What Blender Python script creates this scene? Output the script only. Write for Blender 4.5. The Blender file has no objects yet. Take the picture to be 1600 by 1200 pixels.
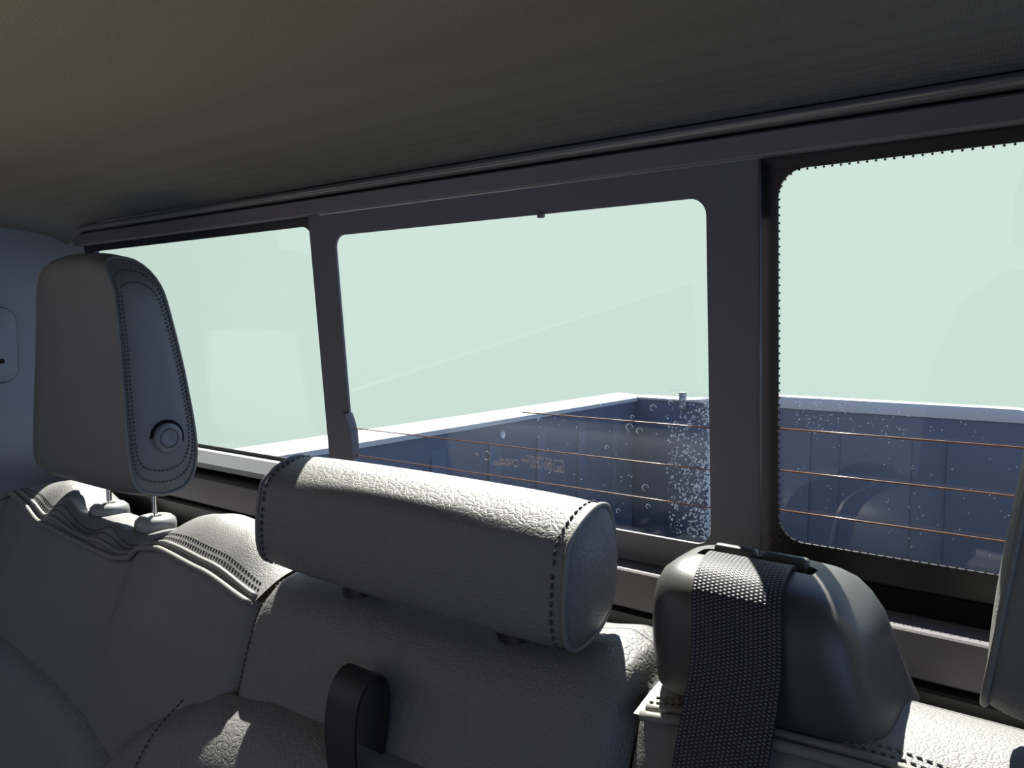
import bpy, bmesh, math, random
from mathutils import Vector, Matrix
random.seed(7)
sc = bpy.context.scene
C = sc.collection
PI = math.pi

# ------------------------------------------------------------------ materials
def new_mat(name):
    m = bpy.data.materials.new(name); m.use_nodes = True
    nt = m.node_tree
    return m, nt, nt.nodes['Principled BSDF']

def setp(b, **k):
    names = {'color': 'Base Color', 'rough': 'Roughness', 'metal': 'Metallic', 'spec': 'Specular IOR Level',
             'sheen': 'Sheen Weight', 'coat': 'Coat Weight', 'coat_rough': 'Coat Roughness'}
    for a, v in k.items():
        b.inputs[names[a]].default_value = (*v, 1) if isinstance(v, tuple) else v

def bump_chain(nt, b, height_out, strength, dist):
    bp = nt.nodes.new('ShaderNodeBump'); bp.inputs['Strength'].default_value = strength
    bp.inputs['Distance'].default_value = dist
    nt.links.new(height_out, bp.inputs['Height']); nt.links.new(bp.outputs['Normal'], b.inputs['Normal'])
    return bp

def leather(name, col, rough=.48, scale=205, strength=.36, dist=.0009, spec=.45):
    m, nt, b = new_mat(name); setp(b, rough=rough, spec=spec)
    tc = nt.nodes.new('ShaderNodeTexCoord')
    n = nt.nodes.new('ShaderNodeTexNoise'); n.inputs['Scale'].default_value = 60; n.inputs['Detail'].default_value = 3
    nt.links.new(tc.outputs['Object'], n.inputs['Vector'])
    mx = nt.nodes.new('ShaderNodeMixRGB'); mx.blend_type = 'LINEAR_LIGHT'; mx.inputs[0].default_value = .006
    nt.links.new(tc.outputs['Object'], mx.inputs[1]); nt.links.new(n.outputs['Color'], mx.inputs[2])
    v = nt.nodes.new('ShaderNodeTexVoronoi'); v.feature = 'DISTANCE_TO_EDGE'; v.inputs['Scale'].default_value = scale
    nt.links.new(mx.outputs[0], v.inputs['Vector'])
    r = nt.nodes.new('ShaderNodeMapRange'); r.inputs[2].default_value = .22; r.interpolation_type = 'SMOOTHSTEP'
    nt.links.new(v.outputs['Distance'], r.inputs[0])
    v2 = nt.nodes.new('ShaderNodeTexVoronoi'); v2.feature = 'DISTANCE_TO_EDGE'; v2.inputs['Scale'].default_value = scale * 2.3
    nt.links.new(mx.outputs[0], v2.inputs['Vector'])
    r2 = nt.nodes.new('ShaderNodeMapRange'); r2.inputs[2].default_value = .25
    nt.links.new(v2.outputs['Distance'], r2.inputs[0])
    ad = nt.nodes.new('ShaderNodeMath'); ad.operation = 'MULTIPLY_ADD'; ad.inputs[1].default_value = .35
    nt.links.new(r2.outputs[0], ad.inputs[0]); nt.links.new(r.outputs[0], ad.inputs[2])
    bump_chain(nt, b, ad.outputs[0], strength, dist)
    n2 = nt.nodes.new('ShaderNodeTexNoise'); n2.inputs['Scale'].default_value = 14
    nt.links.new(tc.outputs['Object'], n2.inputs['Vector'])
    cr = nt.nodes.new('ShaderNodeMixRGB'); cr.inputs[1].default_value = (*[c * .93 for c in col], 1)
    cr.inputs[2].default_value = (*[c * 1.07 for c in col], 1)
    nt.links.new(n2.outputs['Fac'], cr.inputs[0]); nt.links.new(cr.outputs[0], b.inputs['Base Color'])
    return m

def plastic(name, col, rough=.5, spec=.4, grain=0., gscale=900):
    m, nt, b = new_mat(name); setp(b, color=col, rough=rough, spec=spec)
    tc = nt.nodes.new('ShaderNodeTexCoord')
    n = nt.nodes.new('ShaderNodeTexNoise'); n.inputs['Scale'].default_value = gscale; n.inputs['Detail'].default_value = 2
    nt.links.new(tc.outputs['Object'], n.inputs['Vector'])
    bump_chain(nt, b, n.outputs['Fac'], grain, .0006)
    return m

LEATHER_COL = (.140, .138, .133)
M = {}
M['leather'] = leather('grey_leather', LEATHER_COL)
M['leather_smooth'] = leather('grey_leather_fine', LEATHER_COL, rough=.5, scale=330, strength=.25, dist=.0006)
M['piping'] = plastic('leather_piping', (.16, .157, .147), .5)
M['thread'] = plastic('grey_thread', (.13, .128, .12), .7)
M['thread_dark'] = plastic('dark_thread', (.045, .044, .043), .7)
M['black_plastic'] = plastic('black_moulded_plastic', (.050, .049, .048), .42, .5, .12)
M['trim_plastic'] = plastic('dark_trim_plastic', (.112, .103, .112), .42, .4, .15)
M['trim_gloss'] = plastic('satin_black_strip', (.11, .11, .115), .2, .9)
M['frame_plastic'] = plastic('slider_frame_plastic', (.108, .102, .116), .5, .4, .1)
M['deep_black'] = plastic('black_recess', (.008, .008, .009), .8, .1)
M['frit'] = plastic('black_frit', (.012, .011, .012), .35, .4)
M['pillar_plastic'] = plastic('grey_pillar_plastic', (.20, .205, .215), .6, .3, .2, 700)
M['button'] = plastic('grey_button_plastic', (.15, .155, .165), .38, .4)
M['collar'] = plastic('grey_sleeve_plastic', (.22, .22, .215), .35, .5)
M['bed_liner'] = plastic('bed_liner', (.105, .118, .145), .55, .3, .4, 300)
M['body_paint'] = plastic('pale_body_paint', (.45, .44, .42), .35, .4)
M['carpet'] = plastic('dark_carpet', (.05, .05, .05), .95, .1, .5, 400)

m, nt, b = new_mat('chrome_post'); setp(b, color=(.75, .75, .76), metal=1., rough=.13)
n = nt.nodes.new('ShaderNodeTexNoise'); n.inputs['Scale'].default_value = 40
r = nt.nodes.new('ShaderNodeMapRange'); r.inputs[3].default_value = .08; r.inputs[4].default_value = .2
nt.links.new(n.outputs['Fac'], r.inputs[0]); nt.links.new(r.outputs[0], b.inputs['Roughness'])
M['chrome'] = m

# headliner cloth: fine dotted weave
m, nt, b = new_mat('headliner_cloth'); setp(b, rough=.95, spec=.1)
tc = nt.nodes.new('ShaderNodeTexCoord')
v = nt.nodes.new('ShaderNodeTexVoronoi'); v.inputs['Scale'].default_value = 480; v.inputs['Randomness'].default_value = .25
nt.links.new(tc.outputs['Object'], v.inputs['Vector'])
bump_chain(nt, b, v.outputs['Distance'], .8, .0007)
cr = nt.nodes.new('ShaderNodeMixRGB'); cr.inputs[1].default_value = (.140, .139, .134, 1); cr.inputs[2].default_value = (.085, .085, .083, 1)
nt.links.new(v.outputs['Distance'], cr.inputs[0]); nt.links.new(cr.outputs[0], b.inputs['Base Color'])
M['headliner'] = m

# belt webbing: basket weave from the ribbon's own UVs (metres)
m, nt, b = new_mat('belt_webbing'); setp(b, rough=.5, spec=.3)
uv = nt.nodes.new('ShaderNodeUVMap')
sep = nt.nodes.new('ShaderNodeSeparateXYZ'); nt.links.new(uv.outputs[0], sep.inputs[0])
def mathn(op, a, bb=None, c=None):
    q = nt.nodes.new('ShaderNodeMath'); q.operation = op
    for i, s in enumerate((a, bb, c)):
        if s is None: continue
        if isinstance(s, (int, float)): q.inputs[i].default_value = s
        else: nt.links.new(s, q.inputs[i])
    return q.outputs[0]
u_ = mathn('MULTIPLY', sep.outputs[0], 385.)
row = mathn('FLOOR', u_)
par = mathn('MULTIPLY', mathn('MODULO', row, 2.), .5)
vv = mathn('ADD', mathn('MULTIPLY', sep.outputs[1], 470.), par)
fu = mathn('SUBTRACT', mathn('FRACT', u_), .5)
fv = mathn('SUBTRACT', mathn('FRACT', vv), .5)
d2 = mathn('ADD', mathn('MULTIPLY', fu, fu), mathn('MULTIPLY', mathn('MULTIPLY', fv, fv), 1.4))
hgt = mathn('MAXIMUM', mathn('SUBTRACT', 1., mathn('MULTIPLY', d2, 3.9)), 0.)
bump_chain(nt, b, hgt, .7, .0008)
cr = nt.nodes.new('ShaderNodeMixRGB'); cr.inputs[1].default_value = (.008, .008, .010, 1); cr.inputs[2].default_value = (.125, .12, .137, 1)
nt.links.new(hgt, cr.inputs[0]); nt.links.new(cr.outputs[0], b.inputs['Base Color'])
M['webbing'] = m
m, nt, b = new_mat('strap_webbing'); setp(b, color=(.018, .016, .02), rough=.45, spec=.45)
uv = nt.nodes.new('ShaderNodeUVMap'); w = nt.nodes.new('ShaderNodeTexBrick')
w.inputs['Scale'].default_value = 250; w.inputs['Mortar Size'].default_value = .06
nt.links.new(uv.outputs[0], w.inputs['Vector']); bump_chain(nt, b, w.outputs['Fac'], -.8, .0008)
M['strap'] = m

def schlick(nt, f0=.042):
    lw = nt.nodes.new('ShaderNodeLayerWeight'); lw.inputs[0].default_value = .5
    p = nt.nodes.new('ShaderNodeMath'); p.operation = 'POWER'; p.inputs[1].default_value = 5
    q = nt.nodes.new('ShaderNodeMath'); q.operation = 'MULTIPLY_ADD'; q.inputs[1].default_value = 1 - f0; q.inputs[2].default_value = f0
    nt.links.new(lw.outputs['Facing'], p.inputs[0]); nt.links.new(p.outputs[0], q.inputs[0])
    return q.outputs[0]
# glass: clear tinted sheet with a Fresnel reflection
def glass_mat(name, tint):
    m = bpy.data.materials.new(name); m.use_nodes = True; nt = m.node_tree; nt.nodes.clear()
    out = nt.nodes.new('ShaderNodeOutputMaterial'); mix = nt.nodes.new('ShaderNodeMixShader')
    t = nt.nodes.new('ShaderNodeBsdfTransparent'); t.inputs[0].default_value = (*tint, 1)
    g = nt.nodes.new('ShaderNodeBsdfGlossy'); g.inputs['Roughness'].default_value = .0
    nt.links.new(schlick(nt), mix.inputs[0]); nt.links.new(t.outputs[0], mix.inputs[1]); nt.links.new(g.outputs[0], mix.inputs[2])
    nt.links.new(mix.outputs[0], out.inputs[0])
    return m
M['glass'] = glass_mat('tinted_window_glass', (.90, .92, .93))

def translucent(name, col, share):
    m = bpy.data.materials.new(name); m.use_nodes = True; nt = m.node_tree
    b = nt.nodes['Principled BSDF']; setp(b, color=col, rough=.3)
    out = nt.nodes['Material Output']; mix = nt.nodes.new('ShaderNodeMixShader'); mix.inputs[0].default_value = share
    t = nt.nodes.new('ShaderNodeBsdfTranslucent'); t.inputs[0].default_value = (*col, 1)
    nt.links.new(b.outputs[0], mix.inputs[1]); nt.links.new(t.outputs[0], mix.inputs[2]); nt.links.new(mix.outputs[0], out.inputs[0])
    return m
M['wire'] = translucent('copper_heater_wire', (.22, .115, .07), .38)
M['dots'] = translucent('frit_dot_enamel', (.11, .085, .09), .6)
M['mark'] = translucent('etched_marking', (.34, .29, .28), .5)
def drop_mat():
    m = bpy.data.materials.new('water_drop'); m.use_nodes = True; nt = m.node_tree; nt.nodes.clear()
    out = nt.nodes.new('ShaderNodeOutputMaterial'); mix = nt.nodes.new('ShaderNodeMixShader'); mix.inputs[0].default_value = .22
    t = nt.nodes.new('ShaderNodeBsdfTransparent'); t.inputs[0].default_value = (.92, .95, 1, 1)
    g = nt.nodes.new('ShaderNodeBsdfTranslucent'); g.inputs[0].default_value = (.16, .19, .24, 1)
    g2 = nt.nodes.new('ShaderNodeBsdfGlossy'); g2.inputs['Roughness'].default_value = .05
    m2 = nt.nodes.new('ShaderNodeMixShader')
    nt.links.new(t.outputs[0], mix.inputs[1]); nt.links.new(g.outputs[0], mix.inputs[2])
    nt.links.new(schlick(nt), m2.inputs[0]); nt.links.new(mix.outputs[0], m2.inputs[1]); nt.links.new(g2.outputs[0], m2.inputs[2])
    nt.links.new(m2.outputs[0], out.inputs[0])
    return m
M['drop'] = drop_mat()

# ------------------------------------------------------------------ helpers
def link(name, bm, mat, parent=None, smooth=True, angle=None):
    bmesh.ops.recalc_face_normals(bm, faces=bm.faces[:])
    me = bpy.data.meshes.new(name); bm.to_mesh(me); bm.free()
    for p in me.polygons: p.use_smooth = smooth
    if smooth and angle is not None:
        me.set_sharp_from_angle(angle=math.radians(angle))
    me.materials.append(M[mat])
    o = bpy.data.objects.new(name, me); C.objects.link(o)
    if parent is not None:
        o.parent = parent
        o.matrix_parent_inverse = parent_world(parent).inverted()
    return o
def parent_world(p):
    m = p.matrix_parent_inverse @ p.matrix_basis
    return parent_world(p.parent) @ m if p.parent is not None else p.matrix_basis.copy()
def thing(name, label, cat, loc, group=None, kind=None):
    o = bpy.data.objects.new(name, None); C.objects.link(o); o.location = loc; o.empty_display_size = .05
    tag(o, label, cat, group, kind); return o
def tag(o, label=None, cat=None, group=None, kind=None):
    if label: o['label'] = label
    if cat: o['category'] = cat
    if group: o['group'] = group
    if kind: o['kind'] = kind
    return o

def add_box(bm, lo, hi, bev=0., seg=2):
    r = bmesh.ops.create_cube(bm, size=1)
    vs = r['verts']
    for v in vs:
        v.co = Vector([(lo[i] + hi[i]) / 2 + v.co[i] * (hi[i] - lo[i]) for i in range(3)])
    if bev > 0:
        es = list({e for v in vs for e in v.link_edges})
        bmesh.ops.bevel(bm, geom=es, offset=bev, segments=seg, affect='EDGES', profile=.5)
def box(name, lo, hi, mat, parent=None, bev=.002, seg=2):
    bm = bmesh.new(); add_box(bm, lo, hi, bev, seg)
    return link(name, bm, mat, parent, True, 40)

def catmull(pts, n, closed=False):
    pts = [Vector(p) for p in pts]; L = len(pts); out = []
    segs = L if closed else L - 1
    dense = []
    for i in range(segs):
        p1 = pts[i]; p2 = pts[(i + 1) % L]
        p0 = pts[i - 1] if (i > 0 or closed) else p1 * 2 - p2
        p3 = pts[(i + 2) % L] if (i + 2 < L or closed) else p2 * 2 - p1
        for k in range(16):
            t = k / 16
            dense.append(.5 * (2 * p1 + (p2 - p0) * t + (2 * p0 - 5 * p1 + 4 * p2 - p3) * t * t + (3 * p1 - p0 - 3 * p2 + p3) * t ** 3))
    dense.append(pts[0].copy() if closed else pts[-1].copy())
    acc = [0.]
    for a, c in zip(dense, dense[1:]): acc.append(acc[-1] + (c - a).length)
    T = acc[-1]; j = 0
    cnt = n if closed else n - 1
    for k in range(n):
        s = T * k / cnt
        while j < len(acc) - 2 and acc[j + 1] < s: j += 1
        d = acc[j + 1] - acc[j]
        out.append(dense[j].lerp(dense[j + 1], (s - acc[j]) / d if d > 0 else 0))
    return out

def interp(tab, x):
    # smooth monotone-ish table lookup
    if x <= tab[0][0]: return tab[0][1]
    for (a, fa), (c, fc) in zip(tab, tab[1:]):
        if x <= c:
            t = (x - a) / (c - a); t = t * t * (3 - 2 * t) * .5 + t * .5
            return fa + (fc - fa) * t
    return tab[-1][1]
def sstep(a, c, x):
    t = min(1, max(0, (x - a) / (c - a))); return t * t * (3 - 2 * t)

def add_grid(bm, rows, closed_u=False, closed_v=False):
    V = [[bm.verts.new(p) for p in r] for r in rows]
    nr, nc = len(V), len(V[0])
    for i in range(nr if closed_u else nr - 1):
        for j in range(nc if closed_v else nc - 1):
            q = [V[i][j], V[i][(j + 1) % nc], V[(i + 1) % nr][(j + 1) % nc], V[(i + 1) % nr][j]]
            try: bm.faces.new(q)
            except ValueError: pass
    return V

def add_tube(bm, pts, rad, seg=8, closed=False, caps=True):
    pts = [Vector(p) for p in pts]; n = len(pts); rows = []
    ref = Vector((0.31, .2, .93))
    for i in range(n):
        a = pts[i - 1] if (i > 0 or closed) else pts[i]
        c = pts[(i + 1) % n] if (i < n - 1 or closed) else pts[i]
        t = (c - a).normalized()
        s = t.cross(ref); s = s.normalized() if s.length > 1e-4 else t.orthogonal().normalized()
        w = s.cross(t)
        r = rad[i] if isinstance(rad, list) else rad
        rows.append([pts[i] + (s * math.cos(2 * PI * k / seg) + w * math.sin(2 * PI * k / seg)) * r for k in range(seg)])
    V = add_grid(bm, rows, closed, True)
    if caps and not closed:
        bm.faces.new(V[0]); bm.faces.new(V[-1])

def stitches(name, path, parent, mat='thread', pitch=.0042, length=.0030, r=.0006, lift=(0, 0, 0)):
    # one run of sewing thread: short raised dashes along a polyline
    path = [Vector(p) + Vector(lift) for p in path]
    acc = [0.]
    for a, c in zip(path, path[1:]): acc.append(acc[-1] + (c - a).length)
    def at(s):
        s = min(max(s, 0), acc[-1])
        for j in range(len(acc) - 1):
            if acc[j + 1] >= s:
                d = acc[j + 1] - acc[j]
                return path[j].lerp(path[j + 1], (s - acc[j]) / d if d else 0)
        return path[-1]
    bm = bmesh.new(); s = .001
    while s + length < acc[-1]:
        add_tube(bm, [at(s), at(s + length * .2), at(s + length * .8), at(s + length)], [r * .35, r, r, r * .35], 5)
        s += pitch
    return link(name, bm, mat, parent)

def sup(n, e, a, b_):
    out = []
    for k in range(n):
        t = 2 * PI * k / n; c, s = math.cos(t), math.sin(t)
        out.append((a * math.copysign(abs(c) ** (2 / e), c), b_ * math.copysign(abs(s) ** (2 / e), s)))
    return out
def lathe(bm, prof, centre, axis='X', seg=32):
    rows = []
    for k in range(seg):
        a = 2 * PI * k / seg
        row = []
        for (h, r) in prof:
            if axis == 'X': p = (h, r * math.cos(a), r * math.sin(a))
            elif axis == 'Z': p = (r * math.cos(a), r * math.sin(a), h)
            row.append(Vector(centre) + Vector(p))
        rows.append(row)
    add_grid(bm, rows, True, False)
    bmesh.ops.remove_doubles(bm, verts=bm.verts[:], dist=1e-6)

def ribbon(name, path, width, thick, mat, parent, ctr=None, n=160, nw=9):
    # webbing swept along a path in a plane of constant X (ctr gives X along the path)
    P = catmull(path, n); bm = bmesh.new(); uvl = bm.loops.layers.uv.new('UVMap')
    acc = 0; rows_f, rows_b, vs = [], [], []
    for i, p in enumerate(P):
        t = (P[min(i + 1, n - 1)] - P[max(i - 1, 0)]).normalized()
        nn = t.cross(Vector((1, 0, 0))).normalized()
        if i: acc += (p - P[i - 1]).length
        vs.append(acc)
        rows_f.append([p + Vector((width * (k / (nw - 1) - .5), 0, 0)) + nn * thick / 2 for k in range(nw)])
        rows_b.append([p + Vector((width * (k / (nw - 1) - .5), 0, 0)) - nn * thick / 2 for k in range(nw)])
    for rows in (rows_f, rows_b):
        V = [[bm.verts.new(q) for q in r] for r in rows]
        for i in range(n - 1):
            for j in range(nw - 1):
                f = bm.faces.new([V[i][j], V[i][j + 1], V[i + 1][j + 1], V[i + 1][j]])
                for lp, (a, c) in zip(f.loops, ((i, j), (i, j + 1), (i + 1, j + 1), (i + 1, j))):
                    lp[uvl].uv = (width * c / (nw - 1), vs[a])
        rows[:] = V
    for j0 in (0, nw - 1):
        for i in range(n - 1):
            f = bm.faces.new([rows_f[i][j0], rows_f[i + 1][j0], rows_b[i + 1][j0], rows_b[i][j0]])
            for lp, a in zip(f.loops, (i, i + 1, i + 1, i)): lp[uvl].uv = (0, vs[a])
    return link(name, bm, mat, parent, True, 60)

# ------------------------------------------------------------------ world, sun, camera
sc.view_settings.view_transform = 'Standard'; sc.view_settings.look = 'None'
sc.view_settings.exposure = 0; sc.view_settings.gamma = 1
w = bpy.data.worlds.new('sky'); sc.world = w; w.use_nodes = True
nt = w.node_tree; bg = nt.nodes['Background']
tc = nt.nodes.new('ShaderNodeTexCoord'); sep = nt.nodes.new('ShaderNodeSeparateXYZ')
nt.links.new(tc.outputs['Generated'], sep.inputs[0])
def wmix(fac, c1, c2):
    q = nt.nodes.new('ShaderNodeMixRGB')
    nt.links.new(fac, q.inputs[0])
    for i, c in ((1, c1), (2, c2)):
        if isinstance(c, tuple): q.inputs[i].default_value = (*c, 1)
        else: nt.links.new(c, q.inputs[i])
    return q.outputs[0]
def wstep(src, a, c):
    q = nt.nodes.new('ShaderNodeMapRange'); q.interpolation_type = 'SMOOTHSTEP'
    q.inputs[1].default_value = a; q.inputs[2].default_value = c
    nt.links.new(src, q.inputs[0]); return q.outputs[0]
SKY_FRONT = (.58, .56, .66); SKY_RIGHT = (.78, 1.22, 2.1); SKY_PALE = (.80, .96, .845); SKY_BLUE = (.42, .66, 1.25); GLOW_WARM = (12.5, 10.0, 5.6); GLOW_COOL = (2.6, 4.0, 6.4)
band = wmix(wstep(sep.outputs[1], -.15, .10), SKY_FRONT, SKY_PALE)
band = wmix(wstep(sep.outputs[0], .40, .70), band, SKY_RIGHT)
sky = wmix(wstep(sep.outputs[2], .30, .62), band, SKY_BLUE)
under_glow = wmix(wstep(sep.outputs[0], .0, .40), GLOW_WARM, GLOW_COOL)  # warm and cool glow from steeply below, added to brighten the headliner
ground_glow = wmix(wstep(sep.outputs[2], -.84, -.64), under_glow, (.30, .285, .28))
rear_low = wmix(wstep(sep.outputs[2], -.34, -.22), (.25, .26, .27), SKY_PALE)
ground_glow = wmix(wstep(sep.outputs[0], .35, .65), ground_glow, (.92, 1.42, 2.4))  # bluish glow added low on the right to tint headliner and trim
low = wmix(wstep(sep.outputs[1], -.12, .12), ground_glow, rear_low)
allc = wmix(wstep(sep.outputs[2], -.22, .02), low, sky)
nt.links.new(allc, bg.inputs[0]); bg.inputs[1].default_value = 1.0

SUN_A, SUN_B = .72, 1.60        # drift in X and drop in Z per metre travelled forward
sd = bpy.data.lights.new('sun', 'SUN'); sd.energy = 25.5; sd.angle = math.radians(.55); sd.color = (1, .945, .84)
so = bpy.data.objects.new('sun', sd); C.objects.link(so)
so.rotation_euler = Vector((SUN_A, -1, -SUN_B)).to_track_quat('-Z', 'Y').to_euler()
so.location = (-3, 4, 6)

cd = bpy.data.cameras.new('camera'); cd.sensor_width = 36; cd.lens = 27.0; cd.clip_start = .01
co = bpy.data.objects.new('camera', cd); C.objects.link(co)
co.location = (.43, -.55, 1.50)
co.rotation_euler = (math.radians(90 - 4.4), 0, math.radians(36.6))
sc.camera = co

# ------------------------------------------------------------------ window plane (raked 5 degrees)
RK = math.radians(5)
RM = Matrix.Translation((0, 0, 1.5)) @ Matrix.Rotation(RK, 4, 'X')     # local (x, y, h) -> world, h measured from 1.5 up the glass
def wl(x, y, z): return RM @ Vector((x, y, (z - 1.5) / math.cos(RK)))
def rrect(x0, x1, z0, z1, r, seg=7):
    pts = []
    for (cx, cz, a0) in ((x1 - r, z1 - r, 0), (x0 + r, z1 - r, 90), (x0 + r, z0 + r, 180), (x1 - r, z0 + r, 270)):
        for k in range(seg + 1):
            a = math.radians(a0 + 90 * k / seg)
            pts.append((cx + r * math.cos(a), cz + r * math.sin(a)))
    return pts
def add_ring(bm, outer, inner, y0, y1):
    # flat frame between two outlines of equal length, y0 = cabin face, y1 = outer face
    rows = [[wl(x, y, z) for (x, z) in o] for (o, y) in ((outer, y0), (inner, y0), (inner, y1), (outer, y1))]
    add_grid(bm, rows, True, True)
def add_sheet(bm, outline, y0, y1):
    a = [bm.verts.new(wl(x, y0, z)) for x, z in outline]; c = [bm.verts.new(wl(x, y1, z)) for x, z in outline]
    bm.faces.new(a); bm.faces.new(list(reversed(c)))
    n = len(a)
    for i in range(n): bm.faces.new([a[i], a[(i + 1) % n], c[(i + 1) % n], c[i]])
def xbar(name, prof, x0, x1, mat, parent=None, raked=False, nx=2, angle=35):
    # a (y, z) outline drawn out along X
    bm = bmesh.new(); f = (lambda x, y, z: wl(x, y, z)) if raked else (lambda x, y, z: Vector((x, y, z)))
    rows = [[f(x0 + (x1 - x0) * i / (nx - 1), y, z) for y, z in prof] for i in range(nx)]
    V = add_grid(bm, rows, False, True); bm.faces.new(V[0]); bm.faces.new(V[-1])
    return link(name, bm, mat, parent, True, angle)
def wire_bm(x0, x1, z, y, r=.0006):
    bm = bmesh.new(); add_tube(bm, [wl(x0 + (x1 - x0) * i / 8, y, z) for i in range(9)], r, 6); return bm

IW, IB, IT = .204, 1.3275, 1.593              # opening of the slider
# --- middle sliding window
w2 = thing('window_2', 'middle sliding pane of the rear window in its dark frame', 'window', wl(0, 0, 1.31), kind='structure')
bm = bmesh.new(); add_ring(bm, rrect(-.2435, .2435, 1.303, 1.6155, .004), rrect(-IW, IW, IB, IT, .013), 0, .0026)
fr = link('frame', bm, 'frame_plastic', w2, True, 30); tag(fr, 'satin dark frame of the sliding pane')
bm = bmesh.new(); add_sheet(bm, rrect(-IW - .004, IW + .004, IB - .004, IT + .004, .012), .0008, .0030)
p2 = link('pane', bm, 'glass', w2, False)
for z, x0 in ((1.4216, .028), (1.3886, -IW), (1.3585, -IW)):
    link('heater_wire', wire_bm(x0, IW, z, .0003), 'wire', w2)
# latch block on the left stile of the slider, and a thin bead down its right stile
bm = bmesh.new(); rows = []
for z, ex in ((1.352, .0), (1.356, .006), (1.385, .0065), (1.398, .003), (1.405, 0)):
    rows.append([wl(-.214, -.001, z), wl(-.205, -.007, z), wl(-.2035 + ex, -.006, z), wl(-.2035 + ex, .004, z)])
add_grid(bm, rows); link('latch', bm, 'frame_plastic', w2, True, 40)
bm = bmesh.new(); add_tube(bm, [wl(.2437, -.0008, 1.31), wl(.2437, -.0008, 1.6148)], .0007, 8); link('edge_bead', bm, 'trim_gloss', w2)
bm = bmesh.new(); add_box(bm, (.055, -.0105, 1.5900), (.061, -.006, 1.5945), .001); link('stop_tab', bm, 'frame_plastic', w2, True, 40)

# etched marking, seen from behind so it reads mirrored
def text_mesh(name, s, size, x, z, y, parent, mirror=True):
    cu = bpy.data.curves.new('marking', 'FONT'); cu.body = s; cu.size = size; cu.extrude = .00008
    t = bpy.data.objects.new('marking', cu); C.objects.link(t)
    me = bpy.data.meshes.new_from_object(t.evaluated_get(bpy.context.evaluated_depsgraph_get()))
    C.objects.unlink(t); bpy.data.objects.remove(t)
    sx = -1 if mirror else 1
    for v in me.vertices: v.co = wl(x + sx * v.co.x, y + v.co.z, z + v.co.y)
    me.materials.clear(); me.materials.append(M['mark'])
    o = bpy.data.objects.new(name, me); C.objects.link(o); o.parent = parent
    o.matrix_parent_inverse = parent_world(parent).inverted()
    return o
mk = text_mesh('marking', 'GM', .0032, .0672, 1.3735, .0002, w2); tag(mk, 'small mirrored maker stamp etched on glass')
bm = bmesh.new(); sq = lambda h: rrect(.0645 - h, .0645 + h, 1.3758 - h, 1.3758 + h, .0003, 1)
add_ring(bm, sq(.0052), sq(.0047), .0001, .0003); add_box(bm, tuple(wl(.0612, .0001, 1.3722)), tuple(wl(.0678, .0003, 1.3728)), 0)
link('marking_border', bm, 'mark', mk, False)
for s, x, z in (('AN 1885 0AY', .0575, 1.3795), ('M54 1 M70 TEMP', .0575, 1.3752), ('DOT 18 AS2', .0575, 1.3712), ('43R', .0155, 1.3722), ('TEMPERED', .0125, 1.3692), ('E4', -.0265, 1.3755), ('SOLAR', .0130, 1.3735)):
    text_mesh('marking_text', s, .0046, x, z, .0002, w2)
bm = bmesh.new()
add_tube(bm, [wl(.0175 + .0032 * math.cos(a * PI / 8), .0002, 1.3735 + .0032 * math.sin(a * PI / 8)) for a in range(16)], .0003, 5, True)
add_tube(bm, [wl(-.0165 + .0042 * math.cos(a * PI / 8), .0002, 1.3772 + .0042 * math.sin(a * PI / 8)) for a in range(16)], .0003, 5, True)
link('marking_ring', bm, 'mark', w2)

# rain spots: many tiny domes thickening towards the right stile
def add_drop(bm, x, y, z, r, ell=1.):
    n = 7; rows = []
    for j in range(3):
        a = j / 2 * PI / 2; rr = r * math.cos(a) if j < 2 else r * .05
        rows.append([wl(x + rr * math.cos(2 * PI * k / n), y - r * .35 * math.sin(a), z + rr * ell * math.sin(2 * PI * k / n)) for k in range(n)])
    V = add_grid(bm, rows, False, True); bm.faces.new(V[-1])
def add_halo(bm, x, y, z, r):
    k = [wl(x + r * math.cos(2 * PI * i / 14), y, z + r * .95 * math.sin(2 * PI * i / 14)) for i in range(14)]
    add_tube(bm, k[:11], .00035, 5)
bm = bmesh.new()
for i in range(1150):
    t = random.random() ** 2.6
    x = IW - .0015 - t * .036; z = random.uniform(IB + .004, 1.449)
    if random.random() < .35 and z > 1.40: continue
    add_drop(bm, x, .0031, z, random.uniform(.00035, .0011), random.uniform(.8, 1.3))
for i in range(70): add_drop(bm, random.uniform(.02, IW - .04), .0031, random.uniform(IB + .02, 1.443), random.uniform(.0003, .0009))
for x, z, r in ((.134, 1.440, .0021), (.156, 1.4335, .0026), (.134, 1.416, .003), (.143, 1.4135, .0026), (.1795, 1.4115, .0026), (.137, 1.4245, .0016), (.109, 1.4335, .0018),
                (.186, 1.421, .0022), (.1915, 1.370, .003), (.147, 1.3665, .0028), (.149, 1.351, .0018), (.121, 1.343, .0018), (.186, 1.336, .003), (.184, 1.384, .0022), (.044, 1.4155, .0017), (.112, 1.397, .0015), (.171, 1.4385, .0016)):
    add_halo(bm, x, .0031, z, r)
for i in range(5): add_drop(bm, .002, .0032, 1.3985 + .0002 * i, .0030 - .0003 * i, 1.4)
dr = link('water_droplets', bm, 'drop', w2); tag(dr, 'dried rain spots crowding the right edge', kind='stuff')

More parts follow.
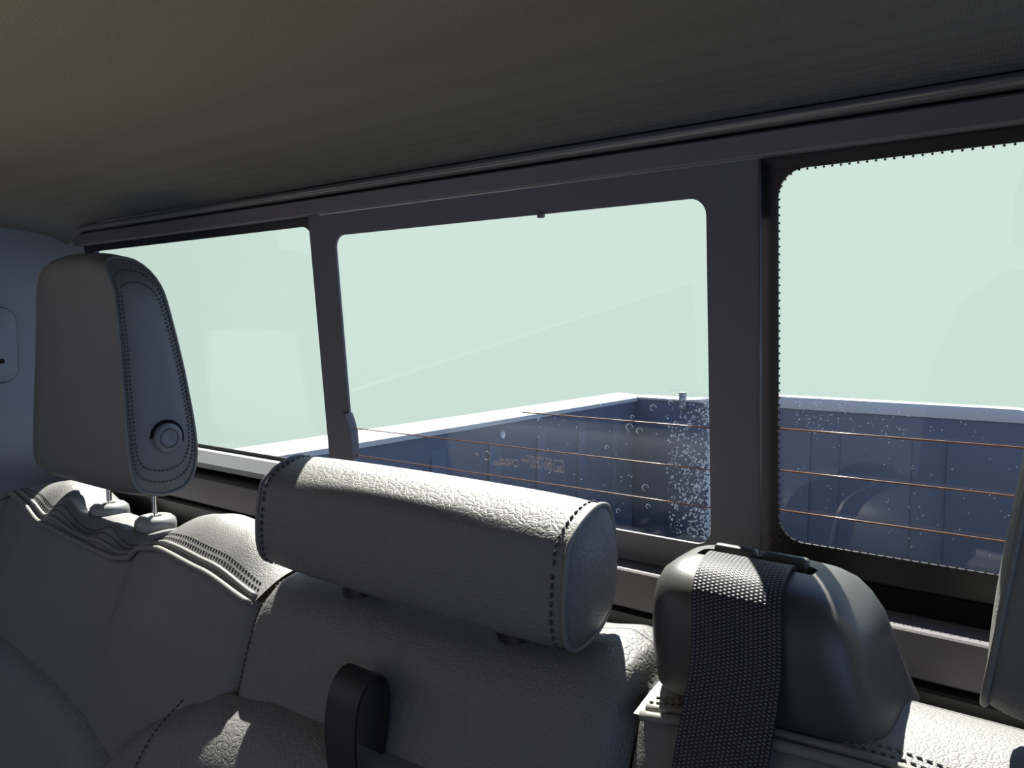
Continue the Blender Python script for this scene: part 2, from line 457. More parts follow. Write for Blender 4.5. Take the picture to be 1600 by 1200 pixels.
# --- fixed side windows (their glass sits 12 mm further out)
def side_window(name, s, label):
    w_ = thing(name, label, 'window', wl(s * .48, .012, 1.317), kind='structure')
    X0, X1 = (.2525, .765) if s > 0 else (-.765, -.2525)
    E0, E1 = (.2400, .80) if s > 0 else (-.80, -.2400)
    inner = rrect(X0, X1, 1.338, 1.607, .018)
    bm = bmesh.new(); add_ring(bm, rrect(E0, E1, 1.296, 1.640, .003), inner, .0115, .0135)
    fb = link('frit_band', bm, 'frit', w_, False); tag(fb, 'black painted border of the glass')
    bm = bmesh.new(); add_sheet(bm, rrect(X0 - .004, X1 + .004, 1.334, 1.611, .018), .0136, .0166)
    link('pane', bm, 'glass', w_, False)
    return w_, inner
w1, _ = side_window('window_1', -1, 'fixed rear window pane behind the tall left headrest')
w3, inner3 = side_window('window_3', 1, 'fixed rear window pane with dotted border at right')
for z in (1.4225, 1.3910, 1.3605):
    link('heater_wire', wire_bm(.2525, .70, z, .0130, .00075), 'wire', w3)
bm = bmesh.new()
loop = catmull([Vector((x, 0, z)) for x, z in inner3], 700, True)
cx, cz = .476, 1.4725
for i, p in enumerate(loop):
    nx = 1 if p.x < .2725 else (-1 if p.x > .682 else 0)
    q = loop[(i + 1) % 700] - loop[i - 1]; nrm = Vector((q.z, 0, -q.x)).normalized()
    if (Vector((cx, 0, cz)) - p).dot(nrm) < 0: nrm = -nrm
    off = .0010 if i % 2 else -.0006
    c = p + nrm * off; r = .00085
    vs = [bm.verts.new(wl(c.x + r * math.cos(k * PI / 3), .0110, c.z + r * math.sin(k * PI / 3))) for k in range(6)]
    vb = [bm.verts.new(wl(c.x + r * math.cos(k * PI / 3), .0113, c.z + r * math.sin(k * PI / 3))) for k in range(6)]
    bm.faces.new(vs); bm.faces.new(vb)
    for k in range(6): bm.faces.new([vs[k], vs[(k + 1) % 6], vb[(k + 1) % 6], vb[k]])
fd = link('frit_dots', bm, 'dots', w3, False); tag(fd, 'pale dotted edge along the black border', kind='stuff')
bm = bmesh.new()
for i in range(260):
    add_drop(bm, random.uniform(.262, .52), .0168, random.uniform(1.345, 1.452), random.uniform(.0002, .0006))
for i in range(130):
    add_drop(bm, .262 + abs(random.gauss(0, .035)), .0168, random.uniform(1.42, 1.452), random.uniform(.0003, .0007))
ds = link('water_droplets', bm, 'drop', w3); tag(ds, 'scattered dry specks on the glass', kind='stuff')
# pale sill strip under the left pane
xbar('sill', [(.011, 1.334), (.002, 1.3335), (-.012, 1.322), (-.0135, 1.316), (.011, 1.316)], -.775, -.2440, 'pillar_plastic', w1, True)

# ------------------------------------------------------------------ cab trim around the window
t1 = xbar('trim_1', [(.014, 1.6165), (-.003, 1.6165), (-.0045, 1.6180), (-.0050, 1.6315), (-.003, 1.6330), (.014, 1.6330)], -.775, .775, 'trim_plastic', None, True)
tag(t1, 'long grey trim band across the top of the rear window', 'trim', kind='structure')
lip = [(-.003 - .009 * math.cos(a), 1.6395 + .0048 * math.sin(a)) for a in [PI * 2 * k / 20 for k in range(20)]]
t2 = xbar('trim_2', lip, -.775, .775, 'trim_gloss', None, True)
tag(t2, 'thin shiny lip where the headliner meets the window trim', 'trim', kind='structure')
t3 = xbar('trim_3', [(.0245, 1.3020), (-.004, 1.3020), (-.0055, 1.3008), (-.010, 1.2735), (-.0085, 1.2720), (.0245, 1.2720)], -.775, .775, 'trim_plastic', None, False)
tag(t3, 'dark trim rail along the bottom of the rear window', 'trim', kind='structure')
wr = thing('wall_rear', 'dark cab back panel behind the seat', 'wall', (0, .03, .55), kind='structure')
xbar('lower_panel', [(.03, 1.2715), (-.013, 1.2690), (-.0145, 1.2670), (-.016, 1.20), (-.016, .55), (.03, .55)], -.80, .80, 'frit', wr, False)
xbar('gap_strip', [(.034, 1.3180), (.025, 1.3180), (.025, 1.2960), (.034, 1.2960)], -.80, .80, 'deep_black', wr, False)
xbar('upper_panel', [(.019, 1.700), (.004, 1.700), (.004, 1.637), (.0165, 1.637), (.0165, 1.612), (.019, 1.612)], -.80, .80, 'frit', wr, False)
for sx in (-1, 1):
    bm = bmesh.new(); a, c = sorted((sx * .772, sx * .83)); add_ring(bm, rrect(a, c, 1.29, 1.66, .002, 1), rrect(a + .02, c - .02, 1.45, 1.5, .002, 1), .0165, .03)
    link('corner_panel', bm, 'frit', wr, False)

# headliner: sags a little and rolls down at its rear edge and at the sides
bm = bmesh.new(); rows = []
NX, NY = 60, 60
for j in range(NY + 1):
    y = -.018 - 2.2 * (j / NY) ** 2.2
    row = []
    for i in range(NX + 1):
        x = -.81 + 1.62 * i / NX
        z = 1.655 + .014 * (1 - math.exp((y + .018) / .12)) - .0105 * math.exp((y + .018) / .012)
        z -= .028 * sstep(.68, .81, abs(x)) ** 1.3
        row.append((x, y, z))
    rows.append(row)
add_grid(bm, rows); cl = link('ceiling', bm, 'headliner'); tag(cl, 'dark woven cloth headliner of the cab', 'ceiling', kind='structure')
bm = bmesh.new(); add_box(bm, (-.82, -2.3, 1.705), (.82, .022, 1.725), .004); rf = link('trim_4', bm, 'body_paint', None, True, 40)
tag(rf, 'painted roof skin of the cab above the headliner', 'roof', kind='structure')

# left side: pillar trim with a rounded hatch, then the door opening forward of it
bm = bmesh.new(); rows = []
for j in range(40):
    z = .75 + (1.648 - .75) * j / 39
    row = []
    for i in range(24):
        y = .01 - .36 * i / 23
        x = -.787 - .01 * sstep(1.56, 1.66, z)
        x += .020 * sstep(-.020, .012, y)                       # turns in towards the rear window
        x += .024 * sstep(1.44, 1.33, z) * sstep(1.275, 1.30, z)  # swelling low down
        row.append((x, y, z))
    rows.append(row)
add_grid(bm, rows); wlft = link('wall_left', bm, 'pillar_plastic'); tag(wlft, 'grey plastic pillar trim left of the tall headrest', 'wall', kind='structure')
hatch = thing('pillar_hatch', 'rounded rectangular cover set in the grey pillar trim at far left', 'cover', (-.785, -.15, 1.42))
def hl(y, z, x): return (x, y, z)
ho = [(-a - .16, c) for a, c in rrect(-.066, .066, 1.420, 1.524, .020)]
bm = bmesh.new(); rows = [[(-.7850, y, z) for y, z in ho], [(-.7815, y, z) for y, z in ho], [(-.7800, -.16 + (y + .16) * .965, 1.472 + (z - 1.472) * .965) for y, z in ho]]
V = add_grid(bm, rows, False, True); bm.faces.new(V[-1]); plate = link('cover_plate', bm, 'pillar_plastic', hatch, True, 40)
bm = bmesh.new(); add_tube(bm, [(-.7842, y * 1.0, z) for y, z in ho], .0013, 6, True); link('edge_gap', bm, 'deep_black', hatch)
bm = bmesh.new(); add_box(bm, (-.783, -.180, 1.446), (-.7785, -.111, 1.453), .002); link('finger_slot', bm, 'deep_black', plate, True, 40)
for sx, nm in ((-1, 'wall_left_lower'), (1, 'wall_right_lower')):
    a, c = sorted((sx * .79, sx * .82)); o = box(nm, (a, -2.25, .50), (c, -.35, 1.27), 'trim_plastic', None, .004)
    tag(o, 'lower door trim on the %s side of the cab' % ('left' if sx < 0 else 'right'), 'wall', kind='structure')
    o.name = 'wall_left_door' if sx < 0 else 'wall_right_door'
bm = bmesh.new(); add_box(bm, (.785, -.35, .55), (.82, .01, 1.65), .004); o = link('wall_right', bm, 'pillar_plastic', None, True, 40)
tag(o, 'grey plastic pillar trim on the right side of the cab', 'wall', kind='structure')
bm = bmesh.new(); add_box(bm, (-.80, -.78, .46), (.80, .03, .50), .003); add_box(bm, (.16, -1.42, .46), (.80, -.78, .50), .003); o = link('floor', bm, 'carpet', None, True, 40); tag(o, 'dark carpeted cab floor', 'floor', kind='structure')

# ------------------------------------------------------------------ rear seat
def front_y(dz):                      # front face of the backrest: y for a drop dz below the front edge
    return interp([(0, -.1400), (.012, -.1465), (.035, -.1550), (.08, -.1690), (.15, -.1880), (.30, -.226), (.6, -.31)], dz)
CREST = [(-.745, 1.262), (-.70, 1.284), (-.645, 1.293), (-.605, 1.280), (-.575, 1.263), (-.43, 1.260), (-.375, 1.272), (-.335, 1.292), (-.30, 1.297), (-.235, 1.291), (-.17, 1.264)]
EDGE = [(-.745, 1.262), (-.70, 1.278), (-.66, 1.268), (-.62, 1.252), (-.50, 1.243), (-.43, 1.240), (-.395, 1.246), (-.37, 1.262), (-.33, 1.268), (-.25, 1.260), (-.17, 1.244)]
HILLS = ((-.585, .014), (-.472, .015))
def top_z(x, y):
    zc, ze = interp(CREST, x), interp(EDGE, x)
    if y < -.085: z = ze + (zc - ze) * math.sin(min(1, (y + .14) / .055) * PI / 2)
    else: z = zc - .034 * ((y + .085) / .055) ** 2.4
    notch = sstep(-.63, -.60, x) * sstep(-.36, -.39, x)
    for hx, hh in HILLS:
        z += notch * hh * math.exp(-((x - hx) / .026) ** 2) * math.exp(-((y + .118) / .014) ** 2)
    return z
def add_seat_end(bm, rows): pass
def shoulder_panel(name, sx, x0, x1, parent):
    bm = bmesh.new(); rows = []
    nx = 110
    for i in range(nx + 1):
        x = x0 + (x1 - x0) * i / nx
        row = []
        for j in range(31):
            y = -.1400 + .112 * j / 30
            row.append((sx * x, y, top_z(x, y)))
        yb, zb = row[-1][1], row[-1][2]
        row += [(sx * x, yb + .006, zb - .02), (sx * x, yb + .006, zb - .3)]
        rows.append(row)
    add_grid(bm, rows); return link(name, bm, 'leather_smooth', parent)
def front_panel(name, sx, x0, x1, parent, zlow=.80):
    bm = bmesh.new(); rows = []
    nx = 90
    for i in range(nx + 1):
        x = x0 + (x1 - x0) * i / nx
        ed = min(x - x0, x1 - x); rec = .012 * math.exp(-ed / .010)
        ze = interp(EDGE, x); row = []
        for j in range(41):
            dz = .0015 + (ze - zlow) * (j / 40) ** 1.5
            bulge = .006 * sstep(0, .10, dz) * sstep(0, .12, ed)
            row.append((sx * x, front_y(dz) + rec - bulge + .002, ze - dz))
        rows.append(row)
    add_grid(bm, rows); return link(name, bm, 'leather_smooth', parent)
def edge_path(sx, x0, x1, dy=0, up=0, n=90):
    out = []
    for i in range(n + 1):
        x = x0 + (x1 - x0) * i / n; y = -.1400 + dy
        z = (top_z(x, y) if dy > 0 else interp(EDGE, x)) + up
        out.append((sx * x, y, z))
    return out

seat = thing('rear_seat', 'grey leather rear seat backrest carrying the left and middle headrests', 'seat', (-.26, -.12, .50), 'rear seat backrests')
shoulder_panel('shoulder_panel', 1, -.745, -.172, seat)
front_panel('front_panel', 1, -.745, -.172, seat)
bm = bmesh.new(); add_tube(bm, edge_path(1, -.735, -.175, -.0015, .0005), .0032, 10); link('piping', bm, 'piping', seat)
bm = bmesh.new(); add_tube(bm, edge_path(1, -.735, -.175, .0065, .0006), .0026, 10); link('piping', bm, 'piping', seat)
stitches('stitching', edge_path(1, -.735, -.178, .0125, .0006), seat, 'thread_dark', .0046, .0029, .0007)
stitches('stitching', edge_path(1, -.735, -.178, .0175, .0006), seat, 'thread_dark', .0046, .0029, .0007)

# middle section
MC = [(-.170, 1.262), (-.155, 1.2700), (-.11, 1.272), (-.05, 1.274), (.10, 1.276), (.15, 1.281), (.185, 1.287), (.203, 1.283), (.213, 1.268)]
MPROF = [(-.018, -.30), (-.018, -.06), (-.028, -.030), (-.045, -.010), (-.065, -.002), (-.090, 0), (-.112, -.0035), (-.130, -.0120), (-.143, -.027), (-.153, -.050), (-.166, -.092), (-.187, -.17), (-.222, -.31), (-.29, -.55)]
def mid_pt(x, k, PP=catmull([Vector((a, c, 0)) for a, c in MPROF], 90)):
    p = PP[k]; ed = min(x + .172, .2155 - x); rec = .014 * math.exp(-max(ed, 0) / .008)
    s = 1 if p.x < -.10 else -1
    return Vector((x, p.x + (rec if p.x < -.125 else 0), interp(MC, x) + p.y - .4 * rec * (1 if p.x > -.14 else 0)))
bm = bmesh.new(); rows = []
xs = [-.171 + .386 * (.5 - .5 * math.cos(PI * i / 70)) for i in range(71)]
for x in xs: rows.append([mid_pt(x, k) for k in range(90)])
add_grid(bm, rows); mp = link('middle_panel', bm, 'leather', seat); tag(mp, 'middle backrest panel with coarser grain')
stitches('stitching', [mid_pt(-.1675, k) + Vector((0, -.001, .0014)) for k in range(24, 84)], seat, 'thread_dark', .0050, .0036, .0009)
stitches('stitching', [mid_pt(.2085, k) + Vector((.002, -.0012, .0010)) for k in range(50, 84)], seat, 'thread_dark', .0048, .0034, .0009)

# lower pads bulging out under the curved seam
LP1 = [(-.745, 1.128), (-.60, 1.120), (-.50, 1.110), (-.40, 1.094), (-.30, 1.072), (-.285, 1.06)]
LP2 = [(-.318, 1.02), (-.312, 1.068), (-.303, 1.091), (-.285, 1.110), (-.26, 1.127), (-.22, 1.149), (-.165, 1.171), (-.10, 1.181), (0, 1.184), (.12, 1.186), (.213, 1.180)]
def base_y(x, z):
    ze = interp(EDGE, x) if x < -.172 else interp(MC, x) - .018
    return front_y(max(0, ze - z)) - .004
def lower_pad(name, tab, x0, x1, out):
    bm = bmesh.new(); rows = []
    for i in range(71):
        x = x0 + (x1 - x0) * i / 70; ze = interp(tab, x); row = []
        for j in range(36):
            d = (ze - .82) * (j / 35) ** 1.8
            z = ze - d
            bul = out * (1 - math.exp(-d / .022)) * (1 - .85 * math.exp(-min(x - x0, x1 - x) / .012))
            row.append((x, base_y(x, z) + .006 * math.exp(-d / .006) - bul, z + .006 * (1 - math.exp(-d / .02))))
        rows.append(row)
    add_grid(bm, rows); return link(name, bm, 'leather', seat)
lower_pad('lower_pad', LP1, -.745, -.287, .030)
lower_pad('lower_pad', LP2, -.318, .2135, .036)
pth = []
for i in range(30):
    x = -.222 - .018 * i / 29; z = 1.150 - .16 * i / 29; d = max(0, interp(LP2, x) - z)
    pth.append((x, base_y(x, z) - .036 * (1 - math.exp(-d / .022)) - .0012, z + .006))
stitches('stitching', pth, seat, 'thread_dark', .0050, .0038, .0009)

# sleeves where the posts enter
def sleeve(parent, x, y, z, r=.0235, tilt=0., mat='collar'):
    bm = bmesh.new()
    lathe(bm, [(-.014, r * .98), (.000, r), (.0050, r * .95), (.0090, r * .76), (.0102, r * .45), (.0090, .0072), (-.006, .0070)], (x, y, z), 'Z', 28)
    o = link('headrest_sleeve', bm, mat, parent, True, 50); return o
LX, PY, PX = -.505, -.080, .056
for s in (-1, 1): sleeve(seat, LX + s * PX, PY, 1.2640)
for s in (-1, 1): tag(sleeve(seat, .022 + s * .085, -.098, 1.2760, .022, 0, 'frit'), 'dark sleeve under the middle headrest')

# pull strap looping out of the middle panel
X = .012
def cushion(x0, x1, parent):
    bm = bmesh.new(); add_box(bm, (x0, -.72, .745), (x1, -.215, .865), .035, 4)
    return link('seat_cushion', bm, 'leather', parent, True, 60)
cushion(-.74, .213, seat)
for bx_ in (-.62, .05): box('mount_bracket', (bx_ - .03, -.10, .50), (bx_ + .03, -.03, 1.00), 'trim_plastic', seat, .004)
strap = ribbon('pull_strap', [(X, -.178, 1.125), (X, -.188, 1.150), (X, -.1945, 1.185), (X, -.1945, 1.215), (X, -.189, 1.235), (X, -.177, 1.2445), (X, -.166, 1.240), (X, -.162, 1.225), (X, -.166, 1.195), (X, -.172, 1.165), (X, -.175, 1.125)], .032, .0022, 'strap', seat, n=90)
tag(strap, 'black webbing pull strap looped out of the seat')

seat2 = thing('rear_seat', 'grey leather rear seat backrest under the belt guide at right', 'seat', (.48, -.12, .50), 'rear seat backrests')
CREST_L, EDGE_L = CREST[:], EDGE[:]
CREST[:] = [(-.745, 1.262), (-.70, 1.284), (-.655, 1.292), (-.62, 1.278), (-.595, 1.263), (-.47, 1.262), (-.45, 1.272), (-.42, 1.285), (-.36, 1.285), (-.31, 1.285), (-.27, 1.286), (-.22, 1.270)]
EDGE[:] = [(-.745, 1.264), (-.70, 1.280), (-.66, 1.272), (-.62, 1.258), (-.50, 1.248), (-.45, 1.252), (-.41, 1.268), (-.36, 1.274), (-.27, 1.270), (-.22, 1.262)]
shoulder_panel('shoulder_panel', -1, -.745, -.2185, seat2)
front_panel('front_panel', -1, -.745, -.2185, seat2)
bm = bmesh.new(); add_tube(bm, edge_path(-1, -.735, -.2245, -.0015, .0005), .0032, 10); link('piping', bm, 'piping', seat2)
bm = bmesh.new(); add_tube(bm, edge_path(-1, -.735, -.2245, .0065, .0006), .0026, 10); link('piping', bm, 'piping', seat2)
stitches('stitching', edge_path(-1, -.735, -.222, .0125, .0006), seat2, 'thread', .0046, .0030, .0006)
stitches('stitching', edge_path(-1, -.735, -.222, .0175, .0006), seat2, 'thread', .0046, .0030, .0006)
cushion(.2185, .74, seat2)
box('mount_bracket', (.45, -.10, .50), (.51, -.03, 1.00), 'trim_plastic', seat2, .004)
for s in (-1, 1): sleeve(seat2, .529 + s * PX, PY, 1.2640)

# unseen driver's seat, added only to keep windscreen light off the right-hand rear seat
fs = thing('shading_front_seat', 'unseen grey leather front seat back, added behind the camera for shade', 'seat', (.46, -.92, .50), kind='structure')
bm = bmesh.new(); rows = []
for z, hw_, ya, yb in ((.62, .24, -.98, -.84), (.80, .26, -1.00, -.83), (1.05, .265, -1.03, -.86), (1.25, .25, -1.06, -.90), (1.36, .21, -1.07, -.94), (1.41, .15, -1.06, -.97)):
    rows.append([(.46 + a, (ya + yb) / 2 + c, z) for a, c in sup(40, 4, hw_, (yb - ya) / 2)])
V = add_grid(bm, rows, False, True); bm.faces.new(V[0]); bm.faces.new(V[-1]); link('backrest', bm, 'leather_smooth', fs, True, 60)
bm = bmesh.new(); rows = []
for z, hw_, ya, yb in ((1.445, .11, -1.05, -.97), (1.46, .135, -1.06, -.96), (1.54, .135, -1.06, -.965), (1.60, .12, -1.055, -.975), (1.62, .09, -1.04, -.99)):
    rows.append([(.46 + a, (ya + yb) / 2 + c, z) for a, c in sup(40, 4, hw_, (yb - ya) / 2)])
V = add_grid(bm, rows, False, True); bm.faces.new(V[0]); bm.faces.new(V[-1]); hd = link('head_cushion', bm, 'leather_smooth', fs, True, 60)
for s in (-1, 1):
    bm = bmesh.new(); add_tube(bm, [(.46 + s * .06, -1.012, 1.46), (.46 + s * .06, -1.012, 1.39)], .006, 12); link('post', bm, 'chrome', fs, True, 50)
box('seat_base', (.22, -1.40, .50), (.70, -.90, .72), 'leather_smooth', fs, .04, 3)

# ------------------------------------------------------------------ headrests
root_caps = {}
def headrest(name, label, cx, hw, outline, posts, post_y, z_sleeve, N=72, corner=.03, zc0=1.52, ztop=1.58, taper=.0, zt=1.33, cap_bulge=.006, cap_mat='leather_smooth', mat='leather_smooth', crown=.006, post_dx=0., group=None):
    root = thing(name, label, 'headrest', (cx, post_y, z_sleeve), 'headrests of the rear seat')
    O = catmull([Vector((y, z, 0)) for y, z in outline], N, True)
    cen = sum(O, Vector()) / N
    zmin, zmax = min(p.y for p in O), max(p.y for p in O)
    def half(z):
        t = max(0, (z - zc0) / (ztop - zc0)); return hw - corner * t ** 2.2 - taper * (z - zt)
    bm = bmesh.new(); rows = []
    nu = 48
    for i in range(nu + 1):
        u = -math.cos(PI * i / nu)
        sh = 1 - .045 * abs(u) ** 10
        row = []
        for p in O:
            q = cen + (p - cen) * sh
            fr_ = crown * (1 - u * u) * (-1 if q.x < cen.x else .6)
            row.append((cx + u * half(q.y), q.x + fr_, q.y + .35 * crown * (1 - u * u) * (1 if q.y > cen.y else 0)))
        rows.append(row)
    add_grid(bm, rows, False, True)
    link('cushion', bm, mat, root)
    caps = []
    for s in (-1, 1):
        bm = bmesh.new(); rows = []
        for k in range(13):
            t = 1 - k / 12 * .999
            qs = [cen + (p - cen) * .955 * t for p in O]
            rows.append([(cx + s * (half(q.y) + cap_bulge * (1 - t ** 4) - .0008), q.x, q.y) for q in qs])
        add_grid(bm, rows, False, True); cp = link('side_panel', bm, cap_mat, root); caps.append(cp)
        bm = bmesh.new(); add_tube(bm, [(cx + s * half(q.y), q.x, q.y) for q in [cen + (p - cen) * .965 for p in O]], .0019, 8, True)
        link('piping', bm, 'piping', root)
    for s in (-1, 1):
        bm = bmesh.new(); xx = cx + post_dx + s * posts
        add_tube(bm, [(xx, post_y, zmin + .012), (xx, post_y, z_sleeve - .012)], .0032, 16); link('post', bm, 'chrome', root, True, 50)
    root_caps[root.name] = caps
    return root, O, cen, half

LOUT = [(-.1365, 1.568), (-.1360, 1.545), (-.1355, 1.492), (-.1368, 1.437), (-.138, 1.345), (-.133, 1.320), (-.121, 1.3105), (-.095, 1.306), (-.068, 1.317), (-.0555, 1.357), (-.061, 1.439), (-.072, 1.513), (-.081, 1.553), (-.094, 1.575), (-.110, 1.5805), (-.127, 1.5785)]
def outboard(cx, label):
    hr, O, cen, half = headrest('headrest', label, cx, .121, LOUT, PX, PY, 1.2690, zc0=1.528, ztop=1.582, corner=.030, taper=.125, post_dx=.007)
    for s in (1,):
        def ring(t): return [(cx + s * (half(q.y) + .006 * (1 - t ** 4) + .0004), q.x, q.y) for q in [cen + (p - cen) * .955 * t for p in O]]
        r1, r2 = ring(.90), ring(.80)
        stitches('stitching', r1 + r1[:1], root_caps[hr.name][1], 'thread_dark', .0046, .0030, .0008)
        stitches('stitching', r2 + r2[:1], root_caps[hr.name][1], 'thread_dark', .0046, .0030, .0008)
        bx = cx + s * (half(1.3835) + .0056)
        bm = bmesh.new(); lathe(bm, [(-.004, .0165), (.0030, .0165), (.0046, .0150), (.0050, .0112), (.0040, .0104), (.0028, .0102)], (bx, -.0935, 1.3735), 'X', 40)
        bz = link('button_bezel', bm, 'button', hr, True, 50)
        bm = bmesh.new(); lathe(bm, [(-.002, .0100), (.0046, .0098), (.0052, .0088), (.0036, .0050), (.0030, .0002)], (bx, -.0935, 1.3735), 'X', 40)
        bt = link('release_button', bm, 'button', bz, True, 60); tag(bt, 'round dished release button')
        bm = bmesh.new(); lathe(bm, [(-.003, .0205), (.0003, .0200), (.0002, .0166), (-.003, .0160)], (bx, -.0935, 1.3735), 'X', 40)
        link('button_recess', bm, 'deep_black', bz, True, 60)
    return hr
outboard(-.512, 'tall grey leather headrest at far left with a round side button')
outboard(.522, 'headrest cut off by the right edge, beside the belt guide')

MOUT = [(-.1415, 1.343), (-.1385, 1.357), (-.130, 1.3665), (-.115, 1.3745), (-.099, 1.3785), (-.085, 1.3745), (-.0765, 1.356), (-.0745, 1.329), (-.079, 1.305), (-.095, 1.2885), (-.118, 1.2825), (-.136, 1.2865), (-.1435, 1.302), (-.1440, 1.325)]
mh, O, cen, half = headrest('headrest', 'wide low grey leather headrest in the middle, sunlit along its top', .006, .163, MOUT, .085, -.098, 1.2700, corner=.0, post_dx=.016, cap_bulge=.010, cap_mat='leather', mat='leather', crown=.004)
for s in (-1, 1):
    sh = 1 - .045 * .9 ** 10
    pts = [(.006 + s * (.163 - .0085), (cen + (p - cen) * .985).x - (.0012 if p.x < cen.x else -.001), (cen + (p - cen) * .985).y) for p in O]
    stitches('stitching', pts + pts[:1], mh, 'thread_dark', .0060, .0042, .0009)

# ------------------------------------------------------------------ belt guide and belt
gd = thing('seat_belt_guide', 'black plastic shoulder housing the middle seat belt comes out of', 'seat belt guide', (.292, -.08, 1.276))
GZ = [  # z, x0, x1, y0, y1
    (1.276, .2180, .3620, -.1300, -.020), (1.290, .2165, .3560, -.1320, -.022), (1.300, .2155, .3520, -.1325, -.025), (1.315, .2150, .3475, -.1320, -.028),
    (1.328, .2155, .3430, -.1300, -.032), (1.338, .2170, .3365, -.1270, -.036), (1.345, .2200, .3300, -.1220, -.041), (1.349, .2245, .3230, -.1160, -.047),
    (1.3515, .2300, .3150, -.1090, -.054), (1.3530, .2380, .3040, -.0980, -.064), (1.3535, .2500, .2950, -.0900, -.075)]
bm = bmesh.new(); rows = []
for z, x0, x1, y0, y1 in GZ:
    rows.append([((x0 + x1) / 2 + a, (y0 + y1) / 2 + c, z) for a, c in sup(72, 4.2, (x1 - x0) / 2, (y1 - y0) / 2)])
V = add_grid(bm, rows, False, True); bm.faces.new(V[-1]); bm.faces.new(V[0])
hs = link('housing', bm, 'black_plastic', gd)
bm = bmesh.new(); rows = []
for z in (1.320, 1.40): rows.append([(.2715 + a, -.0815 + c, z) for a, c in sup(40, 6, .0365, .0085)])
V = add_grid(bm, rows, False, True); bm.faces.new(V[0]); bm.faces.new(V[-1])
ct = link('cutter', bm, 'deep_black')
md = hs.modifiers.new('slot', 'BOOLEAN'); md.operation = 'DIFFERENCE'; md.object = ct; md.solver = 'EXACT'
me = bpy.data.meshes.new_from_object(hs.evaluated_get(bpy.context.evaluated_depsgraph_get()))
hs.modifiers.clear(); hs.data = me
for p in me.polygons: p.use_smooth = True
me.set_sharp_from_angle(angle=math.radians(38))
bpy.data.objects.remove(ct)
# two raised lips behind the belt
for a, c in ((.2420, .2700), (.2735, .3020)):
    bm = bmesh.new(); add_box(bm, (a, -.0760, 1.3460), (c, -.0690, 1.3575), .0024, 3); link('slot_lip', bm, 'black_plastic', gd, True, 50)

bl = [(.272, -.083, 1.325), (.272, -.0832, 1.346), (.272, -.0885, 1.3555), (.273, -.102, 1.3565), (.275, -.1185, 1.3530), (.277, -.1290, 1.3440), (.279, -.1338, 1.329), (.2805, -.1380, 1.307), (.280, -.1455, 1.283), (.279, -.1545, 1.258), (.276, -.173, 1.19), (.276, -.20, 1.08), (.276, -.235, .96)]
bt = ribbon('seat_belt', bl, .052, .0016, 'webbing', None, n=220, nw=15)
tag(bt, 'dark woven seat belt webbing hanging down over the black guide housing', 'seat belt')

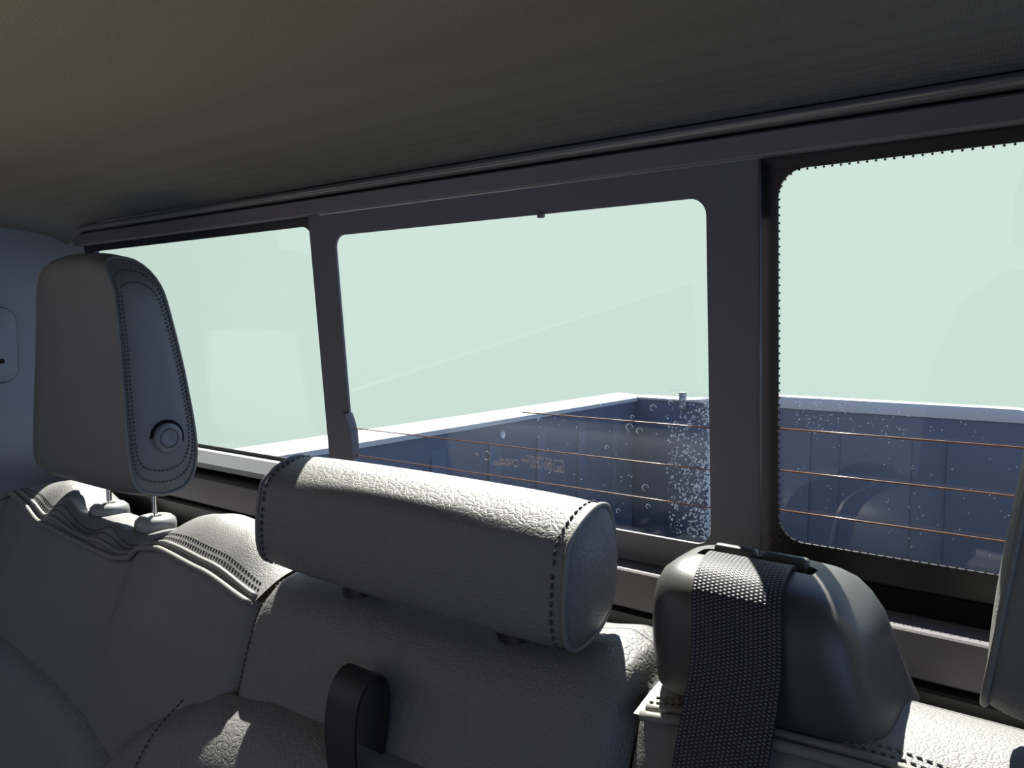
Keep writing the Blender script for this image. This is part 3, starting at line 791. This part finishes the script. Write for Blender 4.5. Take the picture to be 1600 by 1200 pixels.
# ------------------------------------------------------------------ pickup bed and tailgate seen through the glass
bed = thing('truck_bed', 'dark open cargo bed with pale rails behind the rear window', 'truck bed', (0, 1.0, .72))
RT = 1.268
for s in (-1, 1):
    X0 = .735
    xs_ = [(X0, RT - .0165), (X0 + .01, RT - .09), (X0 + .012, .76), (X0 + .06, .76), (X0 + .06, RT - .0165)]
    bm = bmesh.new(); rows = []
    ys = [.12, 1.72]
    for y in ys: rows.append([(s * a, y, z) for a, z in xs_])
    V = add_grid(bm, rows, False, True); bm.faces.new(V[0]); bm.faces.new(V[1]); link('side_wall', bm, 'bed_liner', bed, True, 30)
    prof = [(X0 - .004, RT - .016), (X0 - .005, RT - .005), (X0 + .001, RT), (X0 + .085, RT + .004), (X0 + .10, RT - .002), (X0 + .13, RT - .05), (X0 + .14, RT - .35), (X0 + .10, RT - .35), (X0 + .062, RT - .05), (X0 + .062, RT - .016)]
    bm = bmesh.new(); rows = []
    for y in (.10, .11, 1.74, 1.75): rows.append([(s * a, y, z - (.003 if y in (.10, 1.75) else 0)) for a, z in prof])
    V = add_grid(bm, rows, False, True); bm.faces.new(V[0]); bm.faces.new(V[-1]); link('rail_cap', bm, 'body_paint', bed, True, 30)
    # vertical ribs pressed into the wall and the wheel arch
    for k in range(7):
        bm = bmesh.new(); y = .3 + k * .21; a, c = sorted((s * (X0 + .004), s * (X0 + .03))); add_box(bm, (a, y, .80), (c, y + .05, RT - .05), .004); link('wall_rib', bm, 'bed_liner', bed, True, 40)
    bm = bmesh.new(); rows = []
    for j in range(25):
        t = PI * j / 24; rows.append([(s * x, .95 - .36 * math.cos(t), .74 + .27 * math.sin(t)) for x in (.55, .56, .75)])
    V = add_grid(bm, rows); 
    bm.faces.new([r_[0] for r_ in V]); link('wheel_arch', bm, 'bed_liner', bed, True, 40)
bm = bmesh.new(); add_box(bm, (-.75, .10, .72), (.75, 1.70, .76), .003)
for k in range(16): add_box(bm, (-.70 + k * .09, .14, .755), (-.65 + k * .09, 1.68, .770), .004)
link('bed_floor', bm, 'bed_liner', bed, True, 40)
bm = bmesh.new(); add_box(bm, (-.75, .10, .74), (.75, .14, 1.235), .004); link('bulkhead', bm, 'bed_liner', bed, True, 40)

tg = thing('tailgate', 'closed tailgate with a bright top edge across the far end of the bed', 'tailgate', (0, 1.74, .74))
bm = bmesh.new(); add_box(bm, (-.745, 1.702, .75), (.745, 1.755, 1.262), .006)
for k in range(5): add_box(bm, (-.62 + k * .26, 1.694, .82), (-.44 + k * .26, 1.706, 1.20), .005)
link('inner_panel', bm, 'bed_liner', tg, True, 40)
bm = bmesh.new(); rows = []
for x in (-.735, -.72, -.56, -.46, -.30, .30, .46, .56, .72, .735):
    h = .004 + .024 * sstep(.56, .34, abs(x))
    e = .002 if abs(x) > .73 else 0
    rows.append([(x, 1.699 + e, 1.259), (x, 1.698 + e, 1.264 + h * .5), (x, 1.703 + e, 1.264 + h - e), (x, 1.752 - e, 1.265 + h - e), (x, 1.760 - e, 1.262 + h * .5), (x, 1.760 - e, 1.259)])
V = add_grid(bm, rows, False, True); bm.faces.new(V[0]); bm.faces.new(V[-1])
cp = link('top_cap', bm, 'body_paint', tg, True, 35); tag(cp, 'pale sunlit cap along the tailgate top')
bm = bmesh.new(); add_box(bm, (-.580, 1.685, 1.235), (-.560, 1.705, 1.290), .004); link('latch', bm, 'collar', tg, True, 40)
